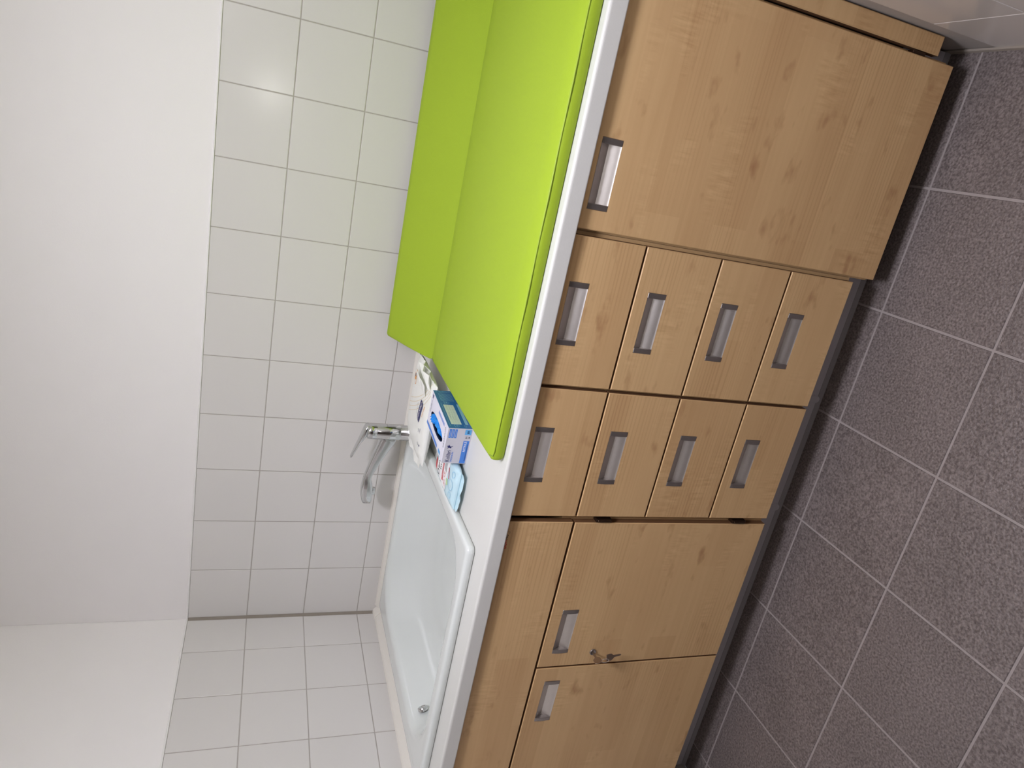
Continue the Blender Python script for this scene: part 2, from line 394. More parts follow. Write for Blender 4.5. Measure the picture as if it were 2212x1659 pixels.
# ------------------------------------------------------------------ worktop with basin cut-out
WF = -.930; TH = .038
def worktop():
    r = .007; prof = []
    for i in range(6):
        t = math.radians(90+90*i/5); prof.append((WF+r+r*math.cos(t), ZC-r+r*math.sin(t)))
    for i in range(4):
        t = math.radians(180+90*i/3); prof.append((WF+.003+.003*math.cos(t), ZC-TH+.003+.003*math.sin(t)))
    hy0, hy1 = -.825, -.075
    top = [(-.0015, ZC), (hy1, ZC), (hy0, ZC)]; bot = [(hy0, ZC-TH), (hy1, ZC-TH), (-.0015, ZC-TH)]
    full = top+prof+bot; k = len(full); xsq = [.002, .125, .845, RX-.002]
    v = [(x, y, z) for x in xsq for y, z in full]; f = []
    ih0, ih1 = 1, 2; jb0 = 3+len(prof); jb1 = jb0+1
    for s in range(3):
        for i in range(k):
            if s == 1 and i in (ih0, jb0): continue
            f.append([s*k+i, s*k+(i+1) % k, (s+1)*k+(i+1) % k, (s+1)*k+i])
    f.append(list(range(k))); f.append([3*k+i for i in range(k)][::-1])
    a, b = k, 2*k
    f += [[a+ih0, b+ih0, b+jb1, a+jb1], [a+ih1, b+ih1, b+jb0, a+jb0], [a+ih0, a+ih1, a+jb0, a+jb1], [b+ih0, b+ih1, b+jb0, b+jb1]]
    return fix(mesh('worktop', v, f, ['counter']))
o = link('worktop', worktop()); tag(o, 'long white worktop with rounded front edge over the wooden cabinets', 'worktop')
# seal strips along the walls
SW = .030
s1 = B().prism_x([(-.0005, ZC), (-SW, ZC), (-SW, ZC+.003), (-.012, ZC+.024), (-.004, ZC+.0275), (-.0005, ZC+.0275)], SW+.006, RX-.002).ob('trim_4', ['strip']); s1['kind'] = 'structure'
s2 = B().prism_y([(.0005, ZC), (.034, ZC), (.034, ZC+.003), (.012, ZC+.026), (.004, ZC+.0295), (.0005, ZC+.0295)], WF+.01, -SW-.012).ob('trim_5', ['strip']); s2['kind'] = 'structure'
cc = B(); cc.v = [(.0005, -.0005, ZC+.033), (.012, -.0005, ZC+.032), (.046, -.0005, ZC+.004), (.046, -.045, ZC+.004), (.0005, -.045, ZC+.032), (.012, -.045, ZC+.029), (.0005, -.0005, ZC), (.046, -.0005, ZC), (.046, -.045, ZC), (.0005, -.045, ZC), (.014, -.013, ZC+.030)]
cc.f = [[0, 1, 10, 4], [1, 2, 3, 10], [10, 3, 5, 4], [3, 8, 9, 4, 5], [2, 7, 8, 3], [0, 6, 7, 2, 1], [0, 4, 9, 6], [6, 9, 8, 7]]; cc.m = [0]*8
o = cc.ob('trim_6', ['strip']); o['kind'] = 'structure'

# ------------------------------------------------------------------ basin
BZ = .926
def basin():
    n = 14; L = []
    ox0, ox1, oy0, oy1 = .062, .873, -.853, -.040
    lo = lambda d, z, r: [(x, y, z) for x, y in rrect(ox0+d, ox1-d, oy0+d, oy1-d, r, n)]
    L.append(lo(.004, ZC+.0005, .014)); L.append(lo(0, ZC+.002, .016)); L.append(lo(.0, BZ-.007, .016)); L.append(lo(.002, BZ-.002, .015)); L.append(lo(.006, BZ, .013)); L.append(lo(.014, BZ, .012))
    ix0, ix1, iy0, iy1 = .133, .830, -.808, -.068
    R0 = (.155, .15, .16, .125)
    prof = [(-.012, BZ, 0), (-.004, BZ-.0012, 0), (.003, BZ-.006, 0), (.009, BZ-.018, 0), (.020, BZ-.05, .01), (.036, BZ-.09, .02), (.058, BZ-.125, .03), (.095, BZ-.146, .03), (.16, BZ-.154, .0), (.24, BZ-.158, -.05)]
    for d, z, dr in prof:
        mxr = (iy1-iy0-2*d)/2-.002
        L.append([(x, y, z) for x, y in rrect(ix0+d, ix1-d, iy0+d, iy1-d, [min(max(q+dr, .03), mxr) for q in R0], n)])
    return loft(L, ['basin'], 'basin')
bas = empty('wash_basin', (.467, -.447, ZC)); tag(bas, 'large white inset wash basin with rounded bowl in the worktop', 'basin')
me = basin(); me.transform(Matrix.Translation(-Vector(bas.location))); link('bowl', me, bas)
# chrome overflow on the left inner slope
nrm = Vector((.80, .55, .28)).normalized(); ctr = Vector((.1635, -.648, .885)); q = nrm.to_track_quat('Z', 'Y').to_matrix().to_4x4(); q.translation = ctr
ov = loft([[(x, y*1, z) for x, y in disc(r, 24)] for r, z in ((.0150, -.006), (.0150, .003), (.013, .0048), (.009, .005), (.0085, .0025))], ['chrome'], 'overflow_cover')
ov.transform(q); ov.transform(Matrix.Translation(-Vector(bas.location))); link('overflow_cover', ov, bas)
dr = loft([[(x+.40, y-.44, z) for x, y in disc(r, 28)] for r, z in ((.034, BZ-.1605), (.034, BZ-.155), (.030, BZ-.1535), (.012, BZ-.1545))], ['chrome'], 'drain')
dr.transform(Matrix.Translation(-Vector(bas.location))); link('drain', dr, bas)

# ------------------------------------------------------------------ faucet
FX, FY = .823, -.100
fa = empty('mixer_tap', (FX, FY, BZ)); tag(fa, 'chrome single lever mixer tap behind the white tissue pack', 'tap')
def faucet():
    # body: slightly oval column
    prof = [(.029, .0), (.029, .004), (.0265, .006), (.0262, .040), (.0255, .041), (.0262, .042), (.0262, .060), (.0262, .118), (.0255, .1195), (.0262, .121), (.0260, .140), (.0245, .148), (.018, .152), (.008, .153)]
    me = loft([[(x, y, z) for x, y in disc(r, 36)] for r, z in prof], ['chrome'], 'body'); link('body', me, fa)
    # spout: rounded-box sections along a rising path, then a turned down head
    path = [(-.008, .073, .054, .036), (-.030, .0785, .051, .034), (-.060, .0905, .043, .032), (-.100, .1055, .036, .029), (-.140, .1185, .029, .026), (-.165, .1255, .026, .025), (-.180, .1275, .028, .027), (-.193, .1255, .034, .032), (-.210, .1245, .040, .035), (-.235, .1235, .041, .036), (-.256, .1205, .036, .034), (-.2675, .1190, .030, .030)]
    L = []
    for i, (x, z, h, wy) in enumerate(path):
        a = path[max(i-1, 0)]; b = path[min(i+1, len(path)-1)]
        d = Vector((b[0]-a[0], 0, b[1]-a[1])).normalized(); up = Vector((-d.z, 0, d.x)); up = up if up.z > 0 else -up
        if i >= 7: up = Vector((0, 0, 1))
        L.append([tuple(Vector((x, 0, z))+up*v_+Vector((0, u_, 0))) for u_, v_ in rrect(-wy/2, wy/2, -h/2, h/2, min(h, wy)*.26, 4)])
    link('spout', loft(L, ['chrome'], 'spout', cap0=True), fa)
    ae = loft([[(x-.226, y, z) for x, y in disc(r, 28)] for r, z in ((.0150, .1075), (.0150, .1000), (.0140, .0990), (.0140, .0960), (.0120, .0950))], ['chrome'], 'aerator'); link('aerator', ae, fa)
    bl = B()
    for k in range(14):
        t = 2*math.pi*k/14; c_, s_ = math.cos(t), math.sin(t); px, py = -.226+.0145*c_, .0145*s_
        bl.tube([(px, py, .1115), (px, py, .104)], .0011, 6)
    bl.ob('aerator_ribs', ['chrome'], fa, loc=wloc(fa)) if False else None
    # lever: cap plus flat tongue rising to the left
    lp = [(.0245, .147, .1570, .030), (.012, .1455, .1618, .038), (-.004, .1475, .1668, .040), (-.020, .1530, .1712, .038), (-.034, .1605, .1750, .034), (-.042, .1670, .1775, .031), (-.060, .1738, .1835, .027), (-.080, .1815, .1898, .023), (-.0960, .1885, .1943, .018)]
    L = []
    for x, z0, z1, wy in lp:
        L.append([(x+(z-(z0+z1)/2)*-.35, u_, z) for u_, z in rrect(-wy/2, wy/2, z0, z1, min((z1-z0)*.42, wy*.3), 4)])
    link('lever', loft(L, ['chrome'], 'lever', cap0=True), fa)
    dot = loft([[(-.0258-z, y*1.0, .1275+x) for x, y in disc(.003, 14)] for z in (0, .0012)], ['red'], 'temperature_dot'); link('temperature_dot', dot, fa)
faucet()

# ------------------------------------------------------------------ cabinets
YF = -.915; PT = .019
KS = (2.1866+YF)/(2.1866-.915)      # cabinet measurements were taken on the plane y = -0.915
kx = lambda x: 1.79+(x-1.79)*KS
kz = lambda z: 1.437+(z-1.437)*KS
def panel_me(w_, h_, hole=None, t=PT, c=.0019):
    """front panel centred at origin, front at y=0 facing -y; hole = (x0, x1, z0, z1)"""
    a, b = w_/2, h_/2; v = []; f = []; fm = []
    def ring(x0, x1, z0, z1, y):
        n = len(v); v.extend([(x0, y, z0), (x1, y, z0), (x1, y, z1), (x0, y, z1)]); return n
    r0 = ring(-a+c, a-c, -b+c, b-c, 0); r1 = ring(-a, a, -b, b, c); r2 = ring(-a, a, -b, b, t)
    def band(p_, q_, mi):
        for j in range(4): f.append([p_+j, q_+j, q_+(j+1) % 4, p_+(j+1) % 4]); fm.append(mi)
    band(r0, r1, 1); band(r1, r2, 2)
    if hole:
        h0 = ring(*hole, 0); h1 = ring(*hole, t)
        band(h0, r0, 0); band(h1, h0, 1); band(r2, h1, 1)
    else:
        f.append([r0, r0+1, r0+2, r0+3]); fm.append(0); f.append([r2+3, r2+2, r2+1, r2]); fm.append(1)
    return fix(mesh('front_panel', v, f, ['wood', 'woodedge', 'gapshade'], fm))
HW, HH = .1380*KS, .0458*KS
def handle_mes():
    x = HW/2-.0005; z = HH/2-.0005; capw = .0115
    sec = [(.0002, z), (.0012, z-.0012), (.0120, .0020), (.0135, .0004)]
    for i in range(1, 9):
        t = i/8; sec.append((.0135-.0118*t-.0008*math.sin(math.pi*t), .0004-(z-.0012)*t))
    sec.append((.0006, -z))
    n = len(sec); v = [(-x+capw-.001, y, q) for y, q in sec]+[(x-capw+.001, y, q) for y, q in sec]
    f = [[i, i+1, n+i+1, n+i] for i in range(n-1)]
    # thin rim above and below, back closure
    v += [(-x, .016, z), (x, .016, z), (x, .016, -z), (-x, .016, -z)]; k = 2*n; f.append([k, k+1, k+2, k+3])
    rec = mesh('handle', v, f, ['steel'])
    bm = bmesh.new(); bm.from_mesh(rec); bm.normal_update()
    for fc in bm.faces:
        if fc.normal.y > 0: fc.normal_flip()
    bm.to_mesh(rec); bm.free()
    for i, p_ in enumerate(rec.polygons): p_.use_smooth = 4 <= i < n-2
    # end cap: slightly bowed block
    b = B(); pr = []
    for i in range(7):
        t = -1+2*i/6; pr.append((-.0016*(1-t*t)-.0004, z*t))
    pr = pr+[(.0150, z), (.0150, -z)]
    b.prism_x(pr, -capw/2, capw/2); cap = b.me('handle_end_cap', ['darksteel'], bevel=.0007, seg=1)
    return rec, cap, x-capw/2
REC, CAP, CAPX = handle_mes()
def add_handle(front, hx, hz):
    link('handle', REC, front, (hx, 0, hz))
    link('handle_end_cap', CAP, front, (hx-CAPX, 0, hz)); link('handle_end_cap', CAP, front, (hx+CAPX, 0, hz))
def front(name, cab, x0, x1, z0, z1, handle=None, y=YF):
    x0, x1, z0, z1 = kx(x0), kx(x1), kz(z0), min(kz(z1), ZC-TH-.003)
    if handle: handle = (kx(handle[0]), kz(handle[1]))
    cx, cz = (x0+x1)/2, (z0+z1)/2; hole = None
    if handle: hole = (handle[0]-cx-HW/2, handle[0]-cx+HW/2, handle[1]-cz-HH/2, handle[1]-cz+HH/2)
    key = ('F', round(x1-x0, 4), round(z1-z0, 4), tuple(round(q, 4) for q in hole) if hole else None)
    if key not in TILES: TILES[key] = panel_me(x1-x0, z1-z0, hole)
    o = link(name, TILES[key], cab, Vector((cx, y, cz))-wloc(cab))
    if handle: add_handle(o, handle[0]-cx, handle[1]-cz)
    return o
def carcass(cab, x0, x1, z0, z1=ZC-TH-.001, shelf=True, y0=YF+PT+.001, lw=.018, rw=.018):
    b = B(); y1 = -.02
    b.box(x0, x0+lw, y0, y1, z0, z1); b.box(x1-rw, x1, y0, y1, z0, z1); b.box(x0+lw, x1-rw, y0+.002, y1, z0, z0+.018)
    b.box(x0+lw, x1-rw, y1-.008, y1, z0+.018, z1)
    b.box(x0+lw, x1-rw, y0+.002, y0+.09, z1-.018, z1)
    return b.ob('carcass', ['woodedge'], cab)
joints = [.1226, .3116, .5035, .6946, .8660]
def drawer_cab(x0, x1, cx0, cx1, label):
    cab = empty('drawer_cabinet', ((cx0+cx1)/2, YF/2, .10)); tag(cab, label, 'cabinet', 'maple drawer cabinets under the worktop')
    carcass(cab, cx0, cx1, .1215)
    for i in range(4):
        front('drawer', cab, x0, x1, joints[i]+.0022, joints[i+1]-.0020, ((x0+x1)/2-.0015, joints[i+1]-.0546 if i < 3 else .8280))
    return cab
drawer_cab(1.3342, 1.6581, 1.3302, 1.6655, 'maple drawer cabinet with four drawers beside the wide plain cupboard door')
drawer_cab(1.0053, 1.3263, .9975, 1.3298, 'maple drawer cabinet with four drawers beside the sink cabinet')
# sink cabinet
sk = empty('sink_cabinet', (.52, YF/2, .10)); tag(sk, 'maple sink cabinet with two doors and a blank panel under the basin', 'cabinet')
carcass(sk, .062, .9970, .1215, z1=.72)
fp = front('front_panel', sk, .075, .9896, .6975, .8640)
d1 = front('door', sk, .5485, .9883, .1232, .6920, (.6612, .6380))
d2 = front('door', sk, .0755, .5436, .1232, .6920, (.4308, .6356))
lk = loft([[(x, q, z) for x, z in disc(r, 28)] for r, q in ((.0092, .001), (.0092, -.0025), (.0085, -.0034), (.0066, -.0034), (.0064, -.0020), (.0010, -.0020))], ['darksteel'], 'lock', True)
link('lock', lk, d1, Vector((kx(.5898), YF, kz(.5401)))-wloc(d1))
for hz in (.6159, .2122):
    h = B(); h.box(.9898, .9988, YF-.001, YF+.018, hz-.021, hz+.021); h.tube([(.9943, YF-.0015, hz-.018), (.9943, YF-.0015, hz+.018)], .0034, 10)
    h.ob('hinge', ['hinge'], sk, bevel=.0008, seg=1)
# sticker peeping out below the worktop edge: fragments of red and black lettering
st = B(); yy = YF-.0006
def stroke(x0, z0, x1, z1, mi, t=.0011):
    x0, x1 = SX(x0), SX(x1); d = Vector((x1-x0, 0, z1-z0)); nn = Vector((-d.z, 0, d.x)).normalized()*t/2
    n = len(st.v); st.v += [(x0+nn.x, yy, z0+nn.z), (x0-nn.x, yy, z0-nn.z), (x1-nn.x, yy, z1-nn.z), (x1+nn.x, yy, z1+nn.z)]; st.f.append([n, n+1, n+2, n+3]); st.m.append(mi)
def sring(cx, cz, r, mi, a0=0, a1=360, t=.0011):
    k = 10
    for i in range(k):
        p0 = math.radians(a0+(a1-a0)*i/k); p1 = math.radians(a0+(a1-a0)*(i+1)/k)
        stroke(cx+r*math.cos(p0), cz+r*math.sin(p0), cx+r*math.cos(p1), cz+r*math.sin(p1), mi, t)
zb = .8570; SX = lambda x: 1.79+(x-1.79)*.98455
for a in (.9040, .9080): stroke(a, zb, a, zb+.0065, 0, .0016)
stroke(.9040, zb, .9080, zb, 0, .0016); sring(.9140, zb+.0035, .0032, 0, t=.0016); stroke(.9172, zb+.004, .9172, zb+.0065, 0, .0016); stroke(.9195, zb+.001, .9235, zb+.009, 0, .0018); stroke(.9235, zb+.009, .9255, zb+.001, 0, .0018)
stroke(.9285, zb, .9285, zb+.0065, 1); stroke(.9310, zb+.003, .9360, zb+.003, 1); stroke(.9335, zb, .9335, zb+.0065, 1); sring(.9395, zb+.0025, .0022, 1); stroke(.9440, zb-.002, .9500, zb-.002, 1, .0007); stroke(.9500, zb-.002, .9500, zb+.0065, 1, .0007)
st.ob('sticker_lettering', ['red', 'black'], fp)
# wide cupboard
cb_ = empty('cupboard', (1.92, YF/2, .05)); tag(cb_, 'maple cupboard with one wide plain door reaching almost to the floor', 'cabinet')
carcass(cb_, 1.6662, 2.1560, .1215)
for a in (1.6662, 2.1380): B().box(a, a+.018, YF+PT+.001, -.846, .072, .1213).ob('side_foot', ['woodedge'], cb_)
front('door', cb_, 1.6709, 2.1490, .0680, .8640, (1.7797, .8285))
hg = B(); hg.box(2.1495, 2.1560, YF+.002, YF+.018, .155, .190); hg.ob('hinge', ['hinge'], cb_, bevel=.0008, seg=1)
fl_ = link('filler_panel', panel_me(.0385, .749)); fl_.location = (2.1785, YF+.004, .4912); tag(fl_, 'narrow maple filler panel between the wide door and the tiled wall', 'panel')
fl2 = link('filler_panel', panel_me(.054, .743)); fl2.location = (.0310, YF+.004, .4942); tag(fl2, 'narrow maple filler panel between the sink cabinet door and the left tiled wall', 'panel')
# plinth
PY = -.826
pl = empty('plinth', (1.1, PY, 0)); tag(pl, 'grey metallic plinth under the row of cabinets', 'plinth')
for a, b in ((.003, .9885), (.9905, 1.3245), (1.3265, 2.196)): B().box(a, b, PY, PY+.016, .006, .1205).ob('plinth_board', ['plinth'], pl)
for a in (.9895, 1.3255):
    q = [(a+.011*math.cos(math.radians(t)), PY-.0038*math.sin(math.radians(t))) for t in range(0, 181, 20)]
    B().prism_z(q, .006, .120).ob('plinth_connector', ['plinth'], pl, smooth=False)
B().prism_x([(PY-.0005, .0005), (PY-.006, .0005), (PY-.002, .012), (PY-.0005, .013)], .003, 2.196).ob('sealing_lip', ['lip'], pl)
# keys
kr = empty('key_bunch', (kx(.5898), YF-.012, kz(.5401))); tag(kr, 'two small keys on a ring hanging from the lock of the sink cabinet door', 'keys')
kb = B(); kb.box(-.0008, .0008, -.010, .011, -.003, .003); 
kb.prism_x([(-.010, -.004), (-.014, -.010), (-.026, -.010), (-.030, -.005), (-.030, .005), (-.026, .010), (-.014, .010), (-.010, .004)], -.001, .001)
km = kb.me('key', ['brass'], bevel=.0003, seg=1); ko = link('key', km, kr); ko.rotation_euler = (0, math.radians(-25), 0)
k2 = B(); k2.prism_y([(-.0085, .004), (.0085, .004), (.0100, -.004), (.0085, -.013), (.0040, -.017), (.0032, -.020), (.0024, -.040), (0, -.043), (-.0024, -.040), (-.0026, -.020), (-.0060, -.017), (-.0100, -.010)], -.001, .001)
km2 = k2.me('key', ['brass'], bevel=.0003, seg=1); ko = link('key', km2, kr, (.001, -.014, -.033)); ko.rotation_euler = (.1, math.radians(-6), .25)
rg = B(); rg.tube([(-.001+.006*math.cos(t*math.pi/10), -.022, -.022+.011*math.sin(t*math.pi/10)) for t in range(21)], .0008, 6); rg.ob('key_ring', ['steel'], kr, loc=wloc(kr)) if False else link('key_ring', rg.me('key_ring', ['steel'], smooth=True), kr)

# ------------------------------------------------------------------ changing mat
MX0, MX1 = 1.142, 2.190; MH = .029; MYF, MFOLD = -.907, -.236
cm = empty('changing_mat', ((MX0+MX1)/2, -.55, ZC)); tag(cm, 'lime green padded changing mat folded up along the back wall', 'mat')
def mat_part(name, prof, nx=40):
    """profile (y, z) closed, lofted along x with rounded ends"""
    L = []; cy = sum(p_[0] for p_ in prof)/len(prof); cz_ = sum(p_[1] for p_ in prof)/len(prof)
    st_ = [(0, .80), (.002, .90), (.006, .965), (.012, 1.0)]
    for d, s in st_: L.append((MX0+d, s))
    for i in range(1, nx): L.append((MX0+.012+(MX1-MX0-.024)*i/nx, 1.0))
    for d, s in st_[::-1]: L.append((MX1-d, s))
    loops = []
    for x, s in L:
        e = 1.0
        loops.append([(x-cm.location.x, p_[0]-cm.location.y+(0 if s == 1 else (cy-p_[0])*(1-s)*.06), cz_+(p_[1]-cz_)*s-cm.location.z) for p_ in prof])
    return link(name, loft(loops, ['green'], name, True, True, True), cm)
pz = ZC+.0008; prof = []
for i in range(9):     # bulged front
    t = math.radians(-78+156*i/8); prof.append((MYF-.0075*math.cos(t)+.006, pz+MH/2+MH/2*math.sin(t)*1.0))
n_ = 14
for i in range(1, n_):
    y = MYF+.012+(MFOLD-MYF-.024)*i/n_; u = i/n_
    prof.append((y, pz+MH+.0035*math.sin(math.pi*u)**.5))
prof += [(MFOLD-.010, pz+MH+.0012), (MFOLD-.0055, pz+MH-.0006), (MFOLD-.002, pz+MH-.0035), (MFOLD-.0006, pz+MH-.0068), (MFOLD, pz+MH-.0075), (MFOLD, pz+.001), (MFOLD-.3, pz)]
mat_part('seat_pad', prof)
TY, TZ = -.046, 1.0485
a = Vector((MFOLD, pz+MH-.004)); b = Vector((TY, TZ)); d = (b-a).normalized(); nn = Vector((-d.y, d.x)); prof = []
Lf = (b-a).length; prof.append(tuple(a+d*.0006)); prof.append(tuple(a+d*.003))
for i in range(1, 15):
    u = i/14; prof.append(tuple(a+d*Lf*u+nn*(.0045*math.sin(math.pi*u)**1.3)))
prof += [tuple(b+d*.002-nn*.003), tuple(b-nn*.010-d*.002), tuple(b-nn*.022-d*.02), tuple(a+d*Lf*.5-nn*.027), tuple(a-nn*.012+d*.03), (MFOLD+.002, pz+.004), (MFOLD+.0005, pz+.012)]
mat_part('back_flap', prof)
pp = B()
pp.tube([(MX0+.004-cm.location.x, MYF+.02-cm.location.y, pz+MH-.001-ZC), (MX0+.010-cm.location.x, MYF+.002-cm.location.y, pz+MH-.0015-ZC)]+[(MX0+.02+(MX1-MX0-.03)*i/24-cm.location.x, MYF+.0005+.0008*math.sin(i*1.3)-cm.location.y, pz+MH-.0025-ZC) for i in range(25)], .0017, 8)
link('piping', pp.me('piping', ['greenpipe'], smooth=True), cm)
pp = B(); pp.tube([(MX0+.006-cm.location.x, y-cm.location.y, pz+MH-.0035-ZC) for y in [MYF+.01+i*(MFOLD-MYF-.03)/20 for i in range(21)]], .0015, 8)
link('piping', pp.me('piping', ['greenpipe'], smooth=True), cm)

# ------------------------------------------------------------------ nitrile glove box
GR = math.radians(-4.5); GWd, GL, GH = .1045, .214, .0655
gb = empty('glove_box', (1.0005, -.6535, ZC), GR); tag(gb, 'glove box of silver and blue carton with blue gloves in its oval opening', 'box')
def gbox():
    n = 32; oc = (.047, .110); ra, rb = .0195, .076
    out = []; ov = []
    for i in range(n):
        t = 2*math.pi*i/n; c, s = math.cos(t), math.sin(t)
        # square direction
        mx_ = max(abs(c), abs(s)); out.append((oc[0]+(GWd-oc[0] if c > 0 else oc[0])*c/mx_, oc[1]+(GL-oc[1] if s > 0 else oc[1])*s/mx_)); ov.append((oc[0]+ra*c, oc[1]+rb*s))
    v = [(x, y, GH) for x, y in out]+[(x, y, GH) for x, y in ov]+[(x, y, GH-.004) for x, y in ov]
    f = []; fm = []
    for i in range(n):
        j = (i+1) % n; f.append([i, j, n+j, n+i]); fm.append(0); f.append([n+i, n+j, 2*n+j, 2*n+i]); fm.append(3)
    k = len(v); v += [(0, 0, 0), (GWd, 0, 0), (GWd, GL, 0), (0, GL, 0), (0, 0, GH), (GWd, 0, GH), (GWd, GL, GH), (0, GL, GH)]
    for q, mi in (((0, 1, 5, 4), 1), ((1, 2, 6, 5), 2), ((2, 3, 7, 6), 0), ((3, 0, 4, 7), 2), ((0, 3, 2, 1), 0)): f.append([k+i for i in q]); fm.append(mi)
    # dark inside floor below the opening
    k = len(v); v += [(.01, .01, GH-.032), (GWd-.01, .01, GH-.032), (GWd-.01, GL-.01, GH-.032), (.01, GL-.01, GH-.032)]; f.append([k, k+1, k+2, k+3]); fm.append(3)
    return mesh('carton', v, f, ['carton', 'silver', 'teal', 'glovedark'], fm)
link('carton', gbox(), gb)
EP = .0004
class Dec:
    """flat print on one face of the box: map (a, b) -> local xyz"""
    def __init__(s, fn): s.fn = fn
    def poly(s, name, pts, mat, parent=gb):
        me = mesh(name, [s.fn(a, b) for a, b in pts], [list(range(len(pts)))], [mat]); return link(name, me, parent)
    def rect(s, name, a0, a1, b0, b1, mat): return s.poly(name, [(a0, b0), (a1, b0), (a1, b1), (a0, b1)], mat)
    def rects(s, name, L, mat):
        v = []; f = []
        for a0, a1, b0, b1 in L:
            k = len(v); v += [s.fn(a0, b0), s.fn(a1, b0), s.fn(a1, b1), s.fn(a0, b1)]; f.append([k, k+1, k+2, k+3])
        return link(name, mesh(name, v, f, [mat]), gb)
    def text(s, txt, a, b, size, mat, ang=0, spacing=1.0, sx=1.0):
        me = text_me(txt, size, mat, spacing); c, q = math.cos(ang), math.sin(ang)
        for v in me.vertices:
            x, y = v.co.x*sx, v.co.y; v.co = s.fn(a+x*c-y*q, b+x*q+y*c, 2)
        me.update(); return link('lettering', me, gb)
Fr = Dec(lambda a, b, k=1: (a, -EP*k, b)); Tp = Dec(lambda a, b, k=1: (a, b, GH+EP*k)); Sd = Dec(lambda a, b, k=1: (GWd+EP*k, a, b))
# front
Fr.text('Kolibri', .004, .0470, .0160, 'navy', sx=.80); Fr.text('PREMIUM', .005, .0395, .0072, 'blue')
Fr.poly('bird_emblem', [(.0445, .0490), (.0465, .0535), (.0435, .0590), (.0485, .0560), (.0515, .0610), (.0520, .0560), (.0560, .0548), (.0520, .0530), (.0500, .0500), (.0520, .0430), (.0480, .0480)], 'navy')
Fr.rects('printed_bars', [(.0755, .1015, .0555, .0615), (.0755, .1015, .0480, .0540), (.0755, .1015, .0405, .0465)], 'blue')
Fr.rects('printed_lines', [(.079, .098, .0580, .0590), (.079, .098, .0505, .0515), (.079, .098, .0430, .0440)], 'white')
Fr.rect('printed_band', .0015, .0690, .0035, .0190, 'blue'); Fr.text('NITRILE', .036, .0100, .0090, 'white')
Fr.rects('printed_lines', [(.008, .060, .0052, .0070)], 'navy')
Fr.rect('printed_patch', .0865, .1020, .0030, .0200, 'lblue'); Fr.rects('printed_lines', [(.091, .094, .008, .014), (.0955, .098, .008, .014)], 'navy')
Fr.text('M', .0755, .0105, .0085, 'black'); Fr.rects('printed_lines', [(.0765, .0785, .0045, .008), (.0795, .0815, .0045, .008)], 'black')
# top
Tp.poly('printed_stripe', [(.003, .070), (.012, .070), (.012, .2125), (.003, .2125)], 'blue')
Tp.rect('printed_patch', .004, .014, .030, .052, 'lblue')
Tp.rects('printed_lines', [(.086, .0875, .040, .115), (.0890, .0905, .040, .115), (.092, .0935, .040, .115)], 'blue')
Tp.text('PREMIUM', .040, .008, .0120, 'greyprint', .22, 1.15)
Tp.text('Kolibri', .045, .194, .0130, 'greyprint'); Tp.poly('bird_emblem', [(.088, .190), (.090, .197), (.085, .202), (.092, .200), (.096, .206), (.096, .199), (.101, .203), (.098, .196), (.1, .188), (.093, .193)], 'navy')
# side
Sd.rect('printed_table', .020, .128, .0265, .0545, 'paleprint')
Sd.rects('table_rules', [(.022, .126, .0335, .0339), (.022, .126, .0400, .0404), (.022, .126, .0465, .0469)]+[(q, q+.0005, .028, .053) for q in (.045, .072, .084, .100)], 'greyprint')
for q in ((.048, .070, .048, .0495), (.074, .082, .048, .0495), (.048, .066, .0415, .0428), (.048, .068, .035, .0363), (.103, .124, .048, .0495)): Sd.rect('printed_word', *q, 'greyprint')
Sd.rect('printed_field', .020, .134, .0085, .0165, 'tealprint')
Sd.rects('printed_lines', [(.024, .128, .0105, .0112), (.024, .120, .0135, .0142)], 'teal')
Sd.rects('printed_lines', [(.150, .196, .054-.0035*i, .0550-.0035*i) for i in range(11)]+[(.200, .2120, .050-.0035*i, .051-.0035*i) for i in range(10)]+[(.010, .138, .0585, .0593), (.006, .018, .020, .021), (.006, .018, .016, .017)], 'tealprint')
Sd.text('CE', .199, .0560, .0062, 'tealprint')
def shield(a, b, s):
    o_ = [(-1, 1), (1, 1), (1, -.1), (0, -1.1), (-1, -.1)]; v = []; f = []
    for q in (1.0, .84): v += [Sd.fn(a+x*s*q, b+y*s*q) for x, y in o_]
    for i in range(5): f.append([i, (i+1) % 5, 5+(i+1) % 5, 5+i])
    k = len(v); v += [Sd.fn(a-.35*s, b+.1*s), Sd.fn(a, b-.4*s), Sd.fn(a+.35*s, b+.1*s), Sd.fn(a, b+.5*s)]; f.append([k, k+1, k+2, k+3])
    link('shield_emblem', mesh('shield_emblem', v, f, ['tealprint']), gb)
shield(.140, .042, .0075); shield(.012, .040, .0075)
# gloves peeking out of the opening
gl = empty('nitrile_gloves', (0, 0, 0)); gl.location = gb.location; gl.rotation_euler = gb.rotation_euler; tag(gl, 'crumpled bright blue rubber gloves bulging in the oval opening of the glove box', 'gloves')
def crumple(cx, cy, ra, rb, z0, zh, seed, n=16, m_=26):
    rr = random.Random(seed); v = []; f = []
    for i in range(m_):
        for j in range(n):
            u = -1+2*j/(n-1); w_ = -1+2*i/(m_-1)
            s_ = math.sqrt(max(0, 1-w_*w_*.96))
            h_ = z0+zh*(max(0, 1-u*u)**.5)*s_*(.55+.45*math.sin(w_*7+seed+u*2.2)*math.cos(u*5+w_*3+seed))+rr.uniform(-.0012, .0012)
            v.append((cx+ra*u*s_, cy+rb*w_, h_))
    for i in range(m_-1):
        for j in range(n-1): f.append([i*n+j, i*n+j+1, (i+1)*n+j+1, (i+1)*n+j])
    return fix(mesh('glove', v, f, ['glove'], smooth=False))
link('glove', crumple(.048, .111, .0178, .073, GH-.011, .013, 1.3), gl)
link('glove', crumple(.040, .164, .0115, .022, GH-.006, .013, 4.1, 12, 12), gl)

